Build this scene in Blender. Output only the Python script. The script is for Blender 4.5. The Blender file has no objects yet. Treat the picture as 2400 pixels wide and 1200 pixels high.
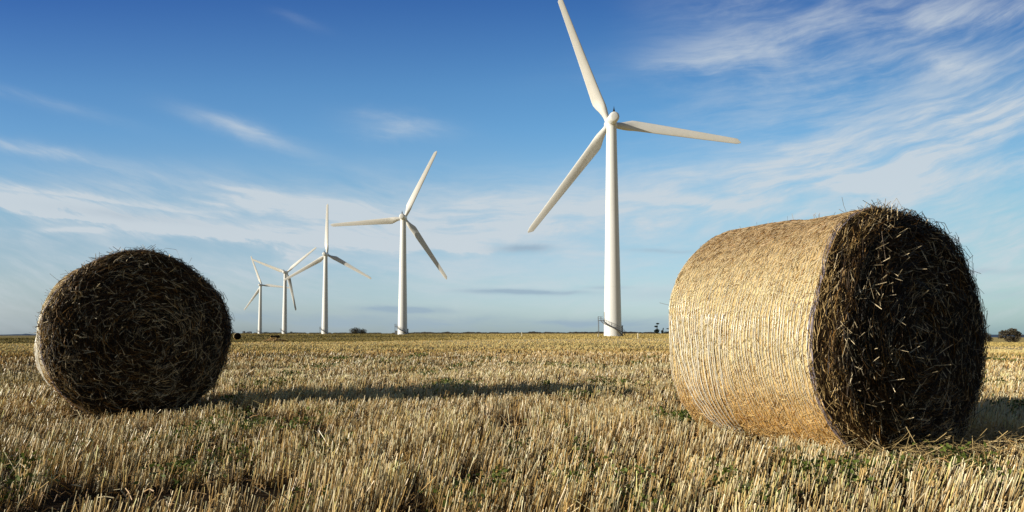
import bpy, math, random
import numpy as np

PI = math.pi
R = math.radians
rng = np.random.default_rng(7)
random.seed(7)
scene = bpy.context.scene
COL = scene.collection
CAM_H = 0.73
F = 1500.0          # focal length in photo pixels (2400 wide); only used to work out distances
SUN_AZ = R(110.5)     # angle left of straight ahead (+Y)
SUN_EL = R(15.5)
SUN = np.array([-math.sin(SUN_AZ) * math.cos(SUN_EL), math.cos(SUN_AZ) * math.cos(SUN_EL), math.sin(SUN_EL)])

# ------------------------------------------------------------------ helpers
def vnoise(x, y, seed=0):
    """smooth value noise 0..1 on numpy arrays"""
    x = np.asarray(x, float); y = np.asarray(y, float)
    xi = np.floor(x).astype(np.int64); yi = np.floor(y).astype(np.int64)
    fx = x - xi; fy = y - yi
    fx = fx * fx * (3 - 2 * fx); fy = fy * fy * (3 - 2 * fy)
    def h(a, b):
        n = (a * 374761393 + b * 668265263 + seed * 1274126177) & 0xFFFFFFFF
        n = ((n ^ (n >> 13)) * 1274126177) & 0xFFFFFFFF
        return ((n ^ (n >> 16)) & 0xFFFF) / 65535.0
    a = h(xi, yi) * (1 - fx) + h(xi + 1, yi) * fx
    b = h(xi, yi + 1) * (1 - fx) + h(xi + 1, yi + 1) * fx
    return a * (1 - fy) + b * fy

def sstep(a, b, x):
    t = np.clip((np.asarray(x, float) - a) / (b - a), 0, 1)
    return t * t * (3 - 2 * t)

class MB:
    """collects vertices/faces, builds ONE mesh object"""
    def __init__(s):
        s.v = []; s.f = []; s.n = 0; s.c = []; s.hascol = False
    def add(s, verts, faces, cols=None):
        verts = np.asarray(verts, float).reshape(-1, 3)
        faces = np.asarray(faces, np.int64)
        s.v.append(verts); s.f.append(faces + s.n)
        if cols is None:
            s.c.append(np.ones((len(verts), 3)) * 0.5)
        else:
            s.c.append(np.broadcast_to(np.asarray(cols, float), (len(verts), 3))); s.hascol = True
        s.n += len(verts)
        return s
    def box(s, c, size, rot=None):
        c = np.asarray(c, float); h = np.asarray(size, float) / 2
        v = np.array([[x, y, z] for x in (-1, 1) for y in (-1, 1) for z in (-1, 1)]) * h
        if rot is not None:
            ca, sa = math.cos(rot), math.sin(rot)
            v = v @ np.array([[ca, sa, 0], [-sa, ca, 0], [0, 0, 1]])
        return s.add(v + c, [[0, 1, 3, 2], [4, 6, 7, 5], [0, 4, 5, 1], [2, 3, 7, 6], [0, 2, 6, 4], [1, 5, 7, 3]])
    def lathe(s, prof, n=32, axis='Z', origin=(0, 0, 0)):
        """prof list of (radius, height)"""
        a = np.linspace(0, 2 * PI, n, endpoint=False)
        vs = []
        for r, h in prof:
            ring = np.stack([r * np.cos(a), r * np.sin(a), np.full(n, h)], 1)
            vs.append(ring)
        v = np.concatenate(vs)
        if axis == 'Y':
            v = v[:, [0, 2, 1]] * np.array([-1, 1, 1])
        f = []
        for i in range(len(prof) - 1):
            for j in range(n):
                k = (j + 1) % n
                f.append([i * n + j, i * n + k, (i + 1) * n + k, (i + 1) * n + j])
        return s.add(v + np.asarray(origin, float), f)
    def tube(s, pts, rad, n=6, cols=None):
        pts = np.asarray(pts, float); rad = np.broadcast_to(rad, len(pts))
        t = np.gradient(pts, axis=0); t /= np.linalg.norm(t, axis=1)[:, None] + 1e-9
        ref = np.array([0, 0, 1.0]) if abs(t[:, 2]).mean() < 0.85 else np.array([1.0, 0, 0])
        u = np.cross(t, ref); u /= np.linalg.norm(u, axis=1)[:, None] + 1e-9
        w = np.cross(t, u)
        a = np.linspace(0, 2 * PI, n, endpoint=False)
        v = (pts[:, None] + rad[:, None, None] * (np.cos(a)[None, :, None] * u[:, None] + np.sin(a)[None, :, None] * w[:, None])).reshape(-1, 3)
        f = [[i * n + j, i * n + (j + 1) % n, (i + 1) * n + (j + 1) % n, (i + 1) * n + j] for i in range(len(pts) - 1) for j in range(n)]
        return s.add(v, f, cols)
    def build(s, name, mat, parent=None, smooth=False, loc=None):
        V = np.concatenate(s.v); me = bpy.data.meshes.new(name)
        fs = s.f
        n4 = [a for a in fs if a.shape[1] == 4]; n3 = [a for a in fs if a.shape[1] == 3]
        loops = np.concatenate([a.reshape(-1) for a in n4 + n3])
        q = sum(len(a) for a in n4); t = sum(len(a) for a in n3)
        me.vertices.add(len(V)); me.vertices.foreach_set('co', V.reshape(-1).astype(np.float32))
        me.loops.add(len(loops)); me.loops.foreach_set('vertex_index', loops.astype(np.int32))
        me.polygons.add(q + t)
        st = np.concatenate([np.arange(q) * 4, q * 4 + np.arange(t) * 3]).astype(np.int32)
        me.polygons.foreach_set('loop_start', st)
        me.update(calc_edges=True)
        if smooth:
            me.polygons.foreach_set('use_smooth', np.ones(q + t, bool))
        else:
            me.polygons.foreach_set('use_smooth', np.zeros(q + t, bool))
        if s.hascol:
            C = np.concatenate(s.c); at = me.color_attributes.new('tint', 'FLOAT_COLOR', 'POINT')
            at.data.foreach_set('color', np.concatenate([C, np.ones((len(C), 1))], 1).reshape(-1).astype(np.float32))
        me.validate()
        me.materials.append(mat)
        o = bpy.data.objects.new(name, me); COL.objects.link(o)
        if parent: o.parent = parent
        if loc is not None: o.location = loc
        return o

def strands(mb, P, rad, col, nside=3, spin=None):
    """P (N,K,3) polylines -> prisms. rad (N,) or (N,K). col (N,3) or (N,K,3)"""
    N, K, _ = P.shape
    T = P[:, -1] - P[:, 0]; T /= np.linalg.norm(T, axis=1)[:, None] + 1e-9
    rf = rng.normal(size=(N, 3))
    u = np.cross(T, rf); u /= np.linalg.norm(u, axis=1)[:, None] + 1e-9
    w = np.cross(T, u)
    rad = np.asarray(rad, float)
    if rad.ndim == 1: rad = np.repeat(rad[:, None], K, 1)
    a = np.arange(nside) * 2 * PI / nside
    ring = np.cos(a)[None, :, None] * u[:, None] + np.sin(a)[None, :, None] * w[:, None]      # N,ns,3
    V = P[:, :, None] + rad[:, :, None, None] * ring[:, None]                                  # N,K,ns,3
    col = np.asarray(col, float)
    if col.ndim == 2: col = np.repeat(col[:, None], K, 1)
    C = np.repeat(col[:, :, None], nside, 2)
    base = (np.arange(N) * K * nside)[:, None]
    fs = []
    for k in range(K - 1):
        for j in range(nside):
            j2 = (j + 1) % nside
            fs.append(base + np.array([[k * nside + j, k * nside + j2, (k + 1) * nside + j2, (k + 1) * nside + j]]))
    mb.add(V.reshape(-1, 3), np.stack(fs, 1).reshape(-1, 4), C.reshape(-1, 3))
    if nside == 3:   # cut tops
        mb2 = base + np.array([[(K - 1) * 3, (K - 1) * 3 + 1, (K - 1) * 3 + 2]])
        mb.f.append(mb2 + (mb.n - N * K * nside))

def tag(o, label=None, cat=None, group=None, kind=None):
    if label: o['label'] = label
    if cat: o['category'] = cat
    if group: o['group'] = group
    if kind: o['kind'] = kind
    return o

def empty(name, loc, rz=0.0):
    o = bpy.data.objects.new(name, None); COL.objects.link(o)
    o.location = loc; o.rotation_euler = (0, 0, rz); o.empty_display_size = 0.3
    return o

# ------------------------------------------------------------------ materials
def mat(name, rough=0.8, spec=0.3):
    m = bpy.data.materials.new(name); m.use_nodes = True
    nt = m.node_tree; b = nt.nodes['Principled BSDF']
    b.inputs['Roughness'].default_value = rough
    b.inputs['Specular IOR Level'].default_value = spec
    return m, nt, b

def N(nt, t, **kw):
    n = nt.nodes.new(t)
    for k, v in kw.items():
        if k in ('op', 'operation'): n.operation = v
        elif hasattr(n, k) and not k.startswith('i_'): setattr(n, k, v)
    return n

def noise(nt, scale, detail=4, rough=0.55, vec=None, dims='3D'):
    n = nt.nodes.new('ShaderNodeTexNoise'); n.noise_dimensions = dims
    n.inputs['Scale'].default_value = scale; n.inputs['Detail'].default_value = detail; n.inputs['Roughness'].default_value = rough
    if vec is not None: nt.links.new(vec, n.inputs['Vector'])
    return n

def ramp(nt, fac, stops):
    r = nt.nodes.new('ShaderNodeValToRGB'); nt.links.new(fac, r.inputs['Fac'])
    cr = r.color_ramp
    while len(cr.elements) < len(stops): cr.elements.new(0.5)
    for e, (p, c) in zip(cr.elements, stops):
        e.position = p; e.color = (c[0], c[1], c[2], 1)
    return r

def bump(nt, h, b, strength=0.5, dist=0.01):
    n = nt.nodes.new('ShaderNodeBump'); n.inputs['Strength'].default_value = strength; n.inputs['Distance'].default_value = dist
    nt.links.new(h, n.inputs['Height']); nt.links.new(n.outputs['Normal'], b.inputs['Normal'])
    return n

def tint_mat(name, rough=0.6, spec=0.3, transl=0.0):
    m, nt, b = mat(name, rough, spec)
    a = nt.nodes.new('ShaderNodeAttribute'); a.attribute_name = 'tint'
    nt.links.new(a.outputs['Color'], b.inputs['Base Color'])
    if transl > 0:
        t = nt.nodes.new('ShaderNodeBsdfTranslucent'); nt.links.new(a.outputs['Color'], t.inputs['Color'])
        mx = nt.nodes.new('ShaderNodeMixShader'); mx.inputs[0].default_value = transl
        nt.links.new(b.outputs[0], mx.inputs[1]); nt.links.new(t.outputs[0], mx.inputs[2])
        nt.links.new(mx.outputs[0], nt.nodes['Material Output'].inputs['Surface'])
    return m

def noisy_mat(name, c1, c2, scale, rough=0.7, spec=0.3, bstr=0.0, bdist=0.01, detail=5):
    m, nt, b = mat(name, rough, spec)
    tc = nt.nodes.new('ShaderNodeTexCoord')
    n = noise(nt, scale, detail, 0.6, tc.outputs['Object'])
    r = ramp(nt, n.outputs['Fac'], [(0.3, c1), (0.7, c2)])
    nt.links.new(r.outputs['Color'], b.inputs['Base Color'])
    if bstr: bump(nt, n.outputs['Fac'], b, bstr, bdist)
    return m

M_straw = tint_mat('cut_straw', 0.5, 0.35)
M_bright_straw = tint_mat('stubble_straw', 0.38, 0.6, 0.10)
M_far_straw = tint_mat('far_stubble_straw', 0.8, 0.1, 0.24)
M_leaf = tint_mat('weed_leaf', 0.6, 0.3, 0.25)
M_tree = tint_mat('tree_leaf', 0.8, 0.2, 0.15)
M_bark = noisy_mat('bark', (0.03, 0.022, 0.015), (0.07, 0.055, 0.04), 3)
M_dark = noisy_mat('black_metal', (0.008, 0.008, 0.01), (0.015, 0.015, 0.018), 3, 0.5)
M_galv = noisy_mat('galvanised_steel', (0.10, 0.10, 0.10), (0.17, 0.17, 0.17), 5, 0.5)
M_post = noisy_mat('pale_post', (0.7, 0.62, 0.44), (0.85, 0.78, 0.6), 6)
M_cab = noisy_mat('cabinet_paint', (0.20, 0.22, 0.22), (0.26, 0.28, 0.28), 2, 0.6)
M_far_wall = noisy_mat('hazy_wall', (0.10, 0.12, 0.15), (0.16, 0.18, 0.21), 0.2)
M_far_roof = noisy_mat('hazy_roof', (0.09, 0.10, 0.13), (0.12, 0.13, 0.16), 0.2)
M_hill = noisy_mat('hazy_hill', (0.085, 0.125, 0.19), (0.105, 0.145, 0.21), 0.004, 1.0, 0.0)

# turbine paint: off white with faint streaks of grime
M_white, nt, b = mat('turbine_paint', 0.45, 0.35)
tc = nt.nodes.new('ShaderNodeTexCoord'); mp = nt.nodes.new('ShaderNodeMapping'); mp.inputs['Scale'].default_value = (1.2, 1.2, 0.06)
nt.links.new(tc.outputs['Object'], mp.inputs['Vector'])
nn = noise(nt, 1.0, 5, 0.6, mp.outputs['Vector'])
rr = ramp(nt, nn.outputs['Fac'], [(0.25, (0.80, 0.80, 0.76)), (0.6, (0.90, 0.90, 0.87))])
nt.links.new(rr.outputs['Color'], b.inputs['Base Color'])
# blades: slightly creamier
M_blade, nt, b = mat('blade_paint', 0.4, 0.35)
tc = nt.nodes.new('ShaderNodeTexCoord')
nn = noise(nt, 0.35, 4, 0.6, tc.outputs['Object'])
rr = ramp(nt, nn.outputs['Fac'], [(0.3, (0.82, 0.80, 0.73)), (0.7, (0.89, 0.87, 0.81))])
nt.links.new(rr.outputs['Color'], b.inputs['Base Color'])

# ------------------------------------------------------------------ terrain
def terrain(x, y):
    x = np.asarray(x, float); y = np.asarray(y, float)
    D = np.hypot(x, y) + 1e-6
    az = np.arctan2(x, np.maximum(y, 1e-3))            # right positive
    u = np.tan(np.clip(az, -1.2, 1.2))
    e = 0.0022 - 0.0052 * sstep(0.42, 0.80, -u) - 0.0108 * sstep(0.25, 0.78, u)
    e = np.where(y < 0, 0, e)
    far = sstep(60, 320, D) * np.minimum(D, 2500)
    z = e * far
    z = z - 0.55 * np.exp(-((D - 125) / 45.0) ** 2) * sstep(0.05, 0.35, -u + 0.05)
    z = z - 0.9 * sstep(25, 90, D) * sstep(0.45, 0.78, u) * (1 - sstep(120, 300, D))
    nz = (vnoise(x * 0.9 + 11, y * 0.9, 3) - 0.5) * 0.05 + (vnoise(x * 4, y * 4, 4) - 0.5) * 0.02
    z = z + nz * (1 - sstep(30, 60, D)) + (vnoise(x / 28, y / 14, 9) - 0.5) * 0.5 * sstep(70, 160, D) * (1 - sstep(2000, 2500, D)) * 0.8
    return z

rad = np.concatenate([[0.0], np.geomspace(0.4, 9000, 330)])
ang = np.concatenate([np.linspace(-60, 60, 300), np.linspace(60, 300, 90)[1:-1]])
ang = np.radians(ang)
AA, RR_ = np.meshgrid(ang, rad)
gx = RR_ * np.sin(AA); gy = RR_ * np.cos(AA)
gz = terrain(gx, gy)
na = len(ang); nr = len(rad)
ii, jj = np.meshgrid(np.arange(nr - 1), np.arange(na), indexing='ij')
j2 = (jj + 1) % na
quads = np.stack([ii * na + jj, (ii + 1) * na + jj, (ii + 1) * na + j2, ii * na + j2], -1).reshape(-1, 4)[:, ::-1]

# colour zones in world coordinates, shared by ground and what grows on it
C_pale = np.array([0.93, 0.75, 0.38]); C_tan = np.array([0.86, 0.635, 0.275]); C_brown = np.array([0.46, 0.30, 0.09])
C_olive = np.array([0.125, 0.105, 0.02]); C_green = np.array([0.16, 0.20, 0.03])
def zone(x, y):
    D = np.hypot(x, y); u = x / np.maximum(y, 1)
    wob = (vnoise(x / 9, y / 5, 21) - 0.5) * 7 + (vnoise(x / 30, y / 30, 25) - 0.5) * 14 * sstep(50, 80, D)
    n1 = vnoise(x / 3.2, y / 1.3, 22); n2 = vnoise(x / 0.7, y / 0.5, 23); n3 = vnoise(x / 12, y / 5, 24)
    pale = np.zeros(D.shape)
    pale = 0.45 + 0.35 * (n1 - 0.5) + 0.5 * (n2 - 0.5) * (1 - 0.6 * sstep(15, 35, D))
    pale = pale + 0.62 * sstep(25, 34, D + wob)                      # pale far band
    pale = pale - 0.40 * np.exp(-(((D + wob) - 19.5) / 4.5) ** 2)      # browner band
    pale = pale + 0.25 * (n3 - 0.5)
    pale = pale + 0.18 * sstep(0.0, 0.6, u) * sstep(4, 9, D)
    pale = np.clip(pale, 0, 1)[:, None]
    c = np.where(pale < 0.5, C_brown + (C_tan - C_brown) * pale * 2, C_tan + (C_pale - C_tan) * (pale - 0.5) * 2)
    g = sstep(0.62, 0.85, vnoise(x / 3.5, y / 1.3, 31)) * sstep(7, 14, D) * (1 - sstep(50, 80, D)) * 0.55
    c = c * (1 - g[:, None]) + C_green * g[:, None]
    # rough grass beyond the stubble
    edge = 86 + 26 * sstep(-0.1, 0.25, u) + wob
    gr = sstep(edge - 3, edge + 4, D)
    pal = vnoise(x / 40, y / 16, 41) * 0.6 + vnoise(x / 6, y / 5, 42) * 0.25 + 0.95 * sstep(-0.2, 0.2, u)
    gc = C_olive + (np.array([0.78, 0.60, 0.22]) - C_olive) * np.clip(pal, 0, 1)[:, None]
    return c * (1 - gr[:, None]) + gc * gr[:, None], gr

gc_, ggr = zone(gx.reshape(-1), gy.reshape(-1))
Dg = np.hypot(gx, gy).reshape(-1)
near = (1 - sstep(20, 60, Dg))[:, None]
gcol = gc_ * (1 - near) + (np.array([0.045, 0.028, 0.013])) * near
m_ground, nt, b = mat('stubble_soil', 0.95, 0.1)
a = nt.nodes.new('ShaderNodeAttribute'); a.attribute_name = 'tint'
tc = nt.nodes.new('ShaderNodeTexCoord')
n1 = noise(nt, 22, 6, 0.7, tc.outputs['Object'])
rr = ramp(nt, n1.outputs['Fac'], [(0.3, (0.35, 0.33, 0.3)), (0.72, (1.25, 1.2, 1.1))])
mx = nt.nodes.new('ShaderNodeMix'); mx.data_type = 'RGBA'; mx.blend_type = 'MULTIPLY'; mx.inputs[0].default_value = 1
nt.links.new(a.outputs['Color'], mx.inputs[6]); nt.links.new(rr.outputs['Color'], mx.inputs[7])
nt.links.new(mx.outputs[2], b.inputs['Base Color'])
bump(nt, n1.outputs['Fac'], b, 0.8, 0.03)
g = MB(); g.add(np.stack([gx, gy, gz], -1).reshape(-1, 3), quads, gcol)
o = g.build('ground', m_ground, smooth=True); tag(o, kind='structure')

# ------------------------------------------------------------------ bales: where they stand
BALES = [  # face centre x,y ; heading of axis (left of +Y) ; radius ; length ; squash
    dict(fx=-3.325, fy=5.78, a=R(38.3), r=0.765, L=1.10, sx=0.985, sz=0.985, dk=0.80, br=0.915, poke=0.085, bulge=0.12, out=1.5, thick=1.25),
    dict(fx=2.44, fy=3.93, a=R(26), r=0.765, L=1.37, sx=0.985, sz=1.045, poke=0.05, flare=1, sink=0.085),
]
def in_bale(x, y, pad=0.0):
    m = np.zeros(np.shape(x), bool)
    for bl in BALES:
        ax = np.array([-math.sin(bl['a']), math.cos(bl['a'])]); rt = np.array([math.cos(bl['a']), math.sin(bl['a'])])
        dx = x - bl['fx']; dy = y - bl['fy']
        t = dx * ax[0] + dy * ax[1]; s = dx * rt[0] + dy * rt[1]
        m |= (t > -0.02 - pad) & (t < bl['L'] + 0.02 + pad) & (np.abs(s) < 0.36 + pad)
    return m

def near_bale(x, y):
    out = np.zeros(np.shape(x))
    for i, bl in enumerate(BALES):
        ax = np.array([-math.sin(bl['a']), math.cos(bl['a'])]); rt = np.array([math.cos(bl['a']), math.sin(bl['a'])])
        dx = x - bl['fx']; dy = y - bl['fy']
        t = dx * ax[0] + dy * ax[1]; s = dx * rt[0] + dy * rt[1]
        dt = np.maximum(np.maximum(-t, t - bl['L']), 0); ds = np.maximum(np.abs(s) - 0.30, 0)
        wob = 0.8 + 0.6 * vnoise(x * 5, y * 5, 66)
        reach = 0.60 if i else 0.34
        out = np.maximum(out, 1 - np.clip(np.hypot(dt, ds) / (reach * wob), 0, 1) ** 2)
    return out

# ------------------------------------------------------------------ stubble
def scatter(n, d0, d1, power, half=0.86):
    """n points, areal density ~ D^-power between d0 and d1"""
    u = rng.random(n); p = 2 - power
    D = np.exp(np.log(d0) + u * np.log(d1 / d0)) if abs(p) < 1e-6 else (d0 ** p + u * (d1 ** p - d0 ** p)) ** (1 / p)
    az = (rng.random(n) * 2 - 1) * half
    return D * np.sin(az), D * np.cos(az)

def stalks(mb, x, y, hmul=1.0, wmul=1.0, lean=1.0):
    # stalks stand in tufts, and tufts in drilled rows
    n = len(x); m = n // 4
    k_ = rng.integers(0, m, n)
    row = 0.15; wv = 0.12 * x[:m] + 0.10 * vnoise(x[:m] * .7, y[:m] * .7, 58)
    sy_ = np.round((y[:m] + wv) / row) * row - wv
    ty = y[:m] + (sy_ - y[:m]) * 0.60; tx = x[:m]
    jx = rng.normal(size=n) * 0.016; jy = rng.normal(size=n) * 0.020
    x = tx[k_] + jx; y = ty[k_] + jy
    tl = rng.normal(size=(2, m)) * 0.065
    D = np.hypot(x, y)
    c, gr = zone(x, y)
    tlx, tly = tl[0][k_], tl[1][k_]; th_ = (rng.normal(size=m) * 0.020)[k_]; tb_ = rng.uniform(0.80, 1.22, m)[k_]
    dens = vnoise(x * 1.6, y * 2.2, 51) * 0.5 + vnoise(x * 5, y * 7, 52) * 0.5
    keep = (dens > 0.34 + 0.13 * rng.random(n)) | (D > 14)
    keep &= ~in_bale(x, y)
    keep &= gr < 0.6
    x, y, D, c, dens, tlx, tly, th_, tb_ = (q[keep] for q in (x, y, D, c, dens, tlx, tly, th_, tb_)); n = len(x)
    h = (0.118 + 0.05 * (vnoise(x * 1.3, y * 1.3, 53) - 0.5) * 2 * 0.8 + rng.normal(size=n) * 0.020 + th_) * hmul
    h = h * (1 - 0.68 * near_bale(x, y))
    h = np.clip(h, 0.03, 0.24) * (1 - 0.12 * sstep(4, 10, D) - 0.2 * sstep(15, 35, D))
    w = np.maximum(rng.uniform(0.0012, 0.0020, n), 0.00029 * D) * wmul
    lx = (0.20 + 0.42 * (vnoise(x * 0.8 + 5, y * 0.8, 54) - 0.42)) * lean + tlx + rng.normal(size=n) * 0.07
    ly = (0.28 * (vnoise(x * 0.7, y * 0.7 + 9, 55) - 0.5)) + tly + rng.normal(size=n) * 0.07
    bent = rng.random(n) < 0.03
    lx = np.where(bent, rng.normal(size=n) * 0.9, lx); ly = np.where(bent, rng.normal(size=n) * 0.6, ly)
    z0 = terrain(x, y) - 0.01
    top = np.stack([lx * h, ly * h, h], 1)
    P0 = np.stack([x, y, z0], 1)
    P = np.stack([P0, P0 + top * 0.5 + np.stack([rng.normal(size=n) * 0.002] * 2 + [np.zeros(n)], 1), P0 + top], 1)
    calm = sstep(9, 30, D)[:, None]
    br = 0.92 + (rng.uniform(0.42, 1.34, n)[:, None] - 0.92) * (1 - 0.85 * calm)
    warm = rng.random(n)[:, None]
    tc_ = c * br * (tb_[:, None] * (1 - 0.8 * calm) + 0.8 * calm) * (1 - 0.25 * warm * np.array([0.3, 0.7, 1.2]))
    bleach = (rng.random(n) < 0.46 * (1 - calm[:, 0]))[:, None]
    tc_ = np.where(bleach, np.array([0.94, 0.80, 0.49]) * rng.uniform(0.75, 1, n)[:, None], tc_)
    lo = np.array([0.20, 0.12, 0.06]); lo = lo + (np.array([0.92, 0.88, 0.82]) - lo) * calm  # stalk feet darkened: shade between the stalks put into the colour
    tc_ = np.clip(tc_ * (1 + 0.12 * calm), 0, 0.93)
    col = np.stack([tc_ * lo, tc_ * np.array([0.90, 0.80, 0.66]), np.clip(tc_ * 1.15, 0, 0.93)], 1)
    strands(mb, P, w, col)

mb = MB()
x, y = scatter(68000, 1.6, 6.5, 0.15, 0.95); stalks(mb, x, y)
x, y = scatter(104000, 6.5, 14, 1.0); stalks(mb, x, y)
x, y = scatter(50000, 14, 24, 1.5); stalks(mb, x, y, 1.05)
o = mb.build('stubble', M_bright_straw)
tag(o, 'pale cut straw stubble standing in the near part of the harvested field', 'stubble', kind='stuff')
mb = MB()
x, y = scatter(64000, 24, 55, 1.8); stalks(mb, x, y, 1.0, 1.1)
x, y = scatter(48000, 55, 135, 2.0); stalks(mb, x, y, 1.0, 1.4)
o = mb.build('far_stubble', M_far_straw)
tag(o, 'smooth golden far stubble reaching back to the turbines', 'stubble', kind='stuff')

# loose litter: dry leaves, chaff and lying straws between the stalks
mb = MB()
x, y = scatter(26000, 1.8, 16, 0.9, 0.9)
k = ~in_bale(x, y); x = x[k]; y = y[k]; n = len(x); D = np.hypot(x, y)
th = rng.uniform(0, PI, n); L = rng.uniform(0.03, 0.12, n) * (0.55 + 0.45 * sstep(2.5, 6, D))
z = terrain(x, y) + rng.uniform(0.0, 0.075, n)
d = np.stack([np.cos(th), np.sin(th), rng.normal(size=n) * 0.35], 1) * L[:, None]
P0 = np.stack([x, y, z], 1)
P = np.stack([P0, P0 + d * 0.5 + np.stack([np.zeros(n), np.zeros(n), rng.uniform(0, 0.02, n)], 1), P0 + d], 1)
col = np.array([0.42, 0.25, 0.09]) * rng.uniform(0.35, 1.3, n)[:, None]
col = np.where((rng.random(n) < 0.25)[:, None], np.array([0.75, 0.62, 0.36]) * rng.uniform(0.7, 1, n)[:, None], col)
strands(mb, P, np.maximum(rng.uniform(0.001, 0.003, n), 0.0003 * D), col)
o = mb.build('straw_litter', M_straw)
tag(o, 'brown dry leaves and loose straws lying between the stubble', 'straw litter', kind='stuff')

# rough grass strip beyond the stubble
mb = MB()
x, y = scatter(60000, 78, 520, 2.0, 0.80)
c, gr = zone(x, y); k = gr > 0.5; x, y, c = x[k], y[k], c[k]; n = len(x); D = np.hypot(x, y)
h = rng.uniform(0.10, 0.28, n); P0 = np.stack([x, y, terrain(x, y) - 0.03], 1)
P = np.stack([P0, P0 + np.stack([rng.normal(size=n) * 0.08, rng.normal(size=n) * 0.08, h], 1)], 1)
strands(mb, P, np.stack([0.0006 * D, 0.0003 * D], 1), np.stack([c * 0.7, c], 1) * rng.uniform(0.6, 1.25, n)[:, None, None])
o = mb.build('grass', M_far_straw)
tag(o, 'olive rough grass strip around the feet of the turbines', 'grass', kind='stuff')

# weeds growing low between the stalks
def px(xp, yp, h=0.0):
    """distance of the ground point seen at that height in the photo"""
    Y = (CAM_H - h) * F / (yp - 784.0); return (xp - 1200) / F * Y, Y
mb = MB()
spots = [(505, 1003, .22), (432, 1028, .26), (566, 1012, .16), (380, 1045, .18), (560, 1075, .17), (1055, 916, .5), (1060, 905, .3), (1940, 1115, .20), (1990, 1105, .18),
         (1880, 1125, .12), (1370, 1055, .12), (1090, 1180, .14), (120, 1085, .15), (40, 1090, .2), (1700, 1140, .12), (1335, 1125, .10), (60, 1150, .12), (700, 1010, .15),
         (1560, 985, .2), (1165, 1130, .1), (830, 1040, .14), (2110, 1100, .1), (1290, 1000, .15), (640, 905, .5), (760, 862, .8), (1450, 905, .5), (1000, 870, .8), (2350, 905, .5), (1340, 862, .9), (900, 850, .9),
         (430, 1110, .12), (740, 1180, .12), (1500, 1190, .1), (1210, 1060, .1), (1780, 1185, .09), (2330, 1130, .1)]
for i in range(44):
    D = rng.uniform(3, 22); a_ = rng.uniform(-.7, .7); spots.append((None, (D * math.sin(a_), D * math.cos(a_)), rng.uniform(.05, .16) * (1 + D / 12)))
for s in spots:
    if s[0] is None: cx, cy = s[1]
    else: cx, cy = px(s[0], s[1], 0.04)
    r = s[2]; n = int(190 * (r / .2) ** 1.0 * min(1, 7 / math.hypot(cx, cy)) + 40)
    ax_ = rng.normal(size=n) * r * 0.5 + cx; ay = rng.normal(size=n) * r * 0.9 + cy
    k = ~in_bale(ax_, ay, .05); ax_, ay = ax_[k], ay[k]; n = len(ax_)
    z = terrain(ax_, ay) + rng.uniform(0.01, 0.115, n)
    L = rng.uniform(0.009, 0.027, n) * (1 + 0.10 * math.hypot(cx, cy))
    th = rng.uniform(0, 2 * PI, n); el = rng.uniform(-0.2, 1.1, n)
    d = np.stack([np.cos(th) * np.cos(el), np.sin(th) * np.cos(el), np.sin(el)], 1) * L[:, None]
    sd = np.cross(d, rng.normal(size=(n, 3))); sd = sd / np.linalg.norm(sd, axis=1)[:, None] * (L * 0.3)[:, None]
    P0 = np.stack([ax_, ay, z], 1)
    V = np.stack([P0, P0 + d * .55 + sd, P0 + d, P0 + d * .55 - sd], 1).reshape(-1, 3)
    c = np.array([0.13, 0.17, 0.03]) * rng.uniform(0.3, 1.4, n)[:, None] * np.array([1, 1, 1])
    mb.add(V, np.arange(n * 4).reshape(-1, 4), np.repeat(c, 4, 0))
o = mb.build('weeds', M_leaf)
tag(o, 'low green weeds growing in patches between the stubble', 'weeds', kind='stuff')

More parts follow.
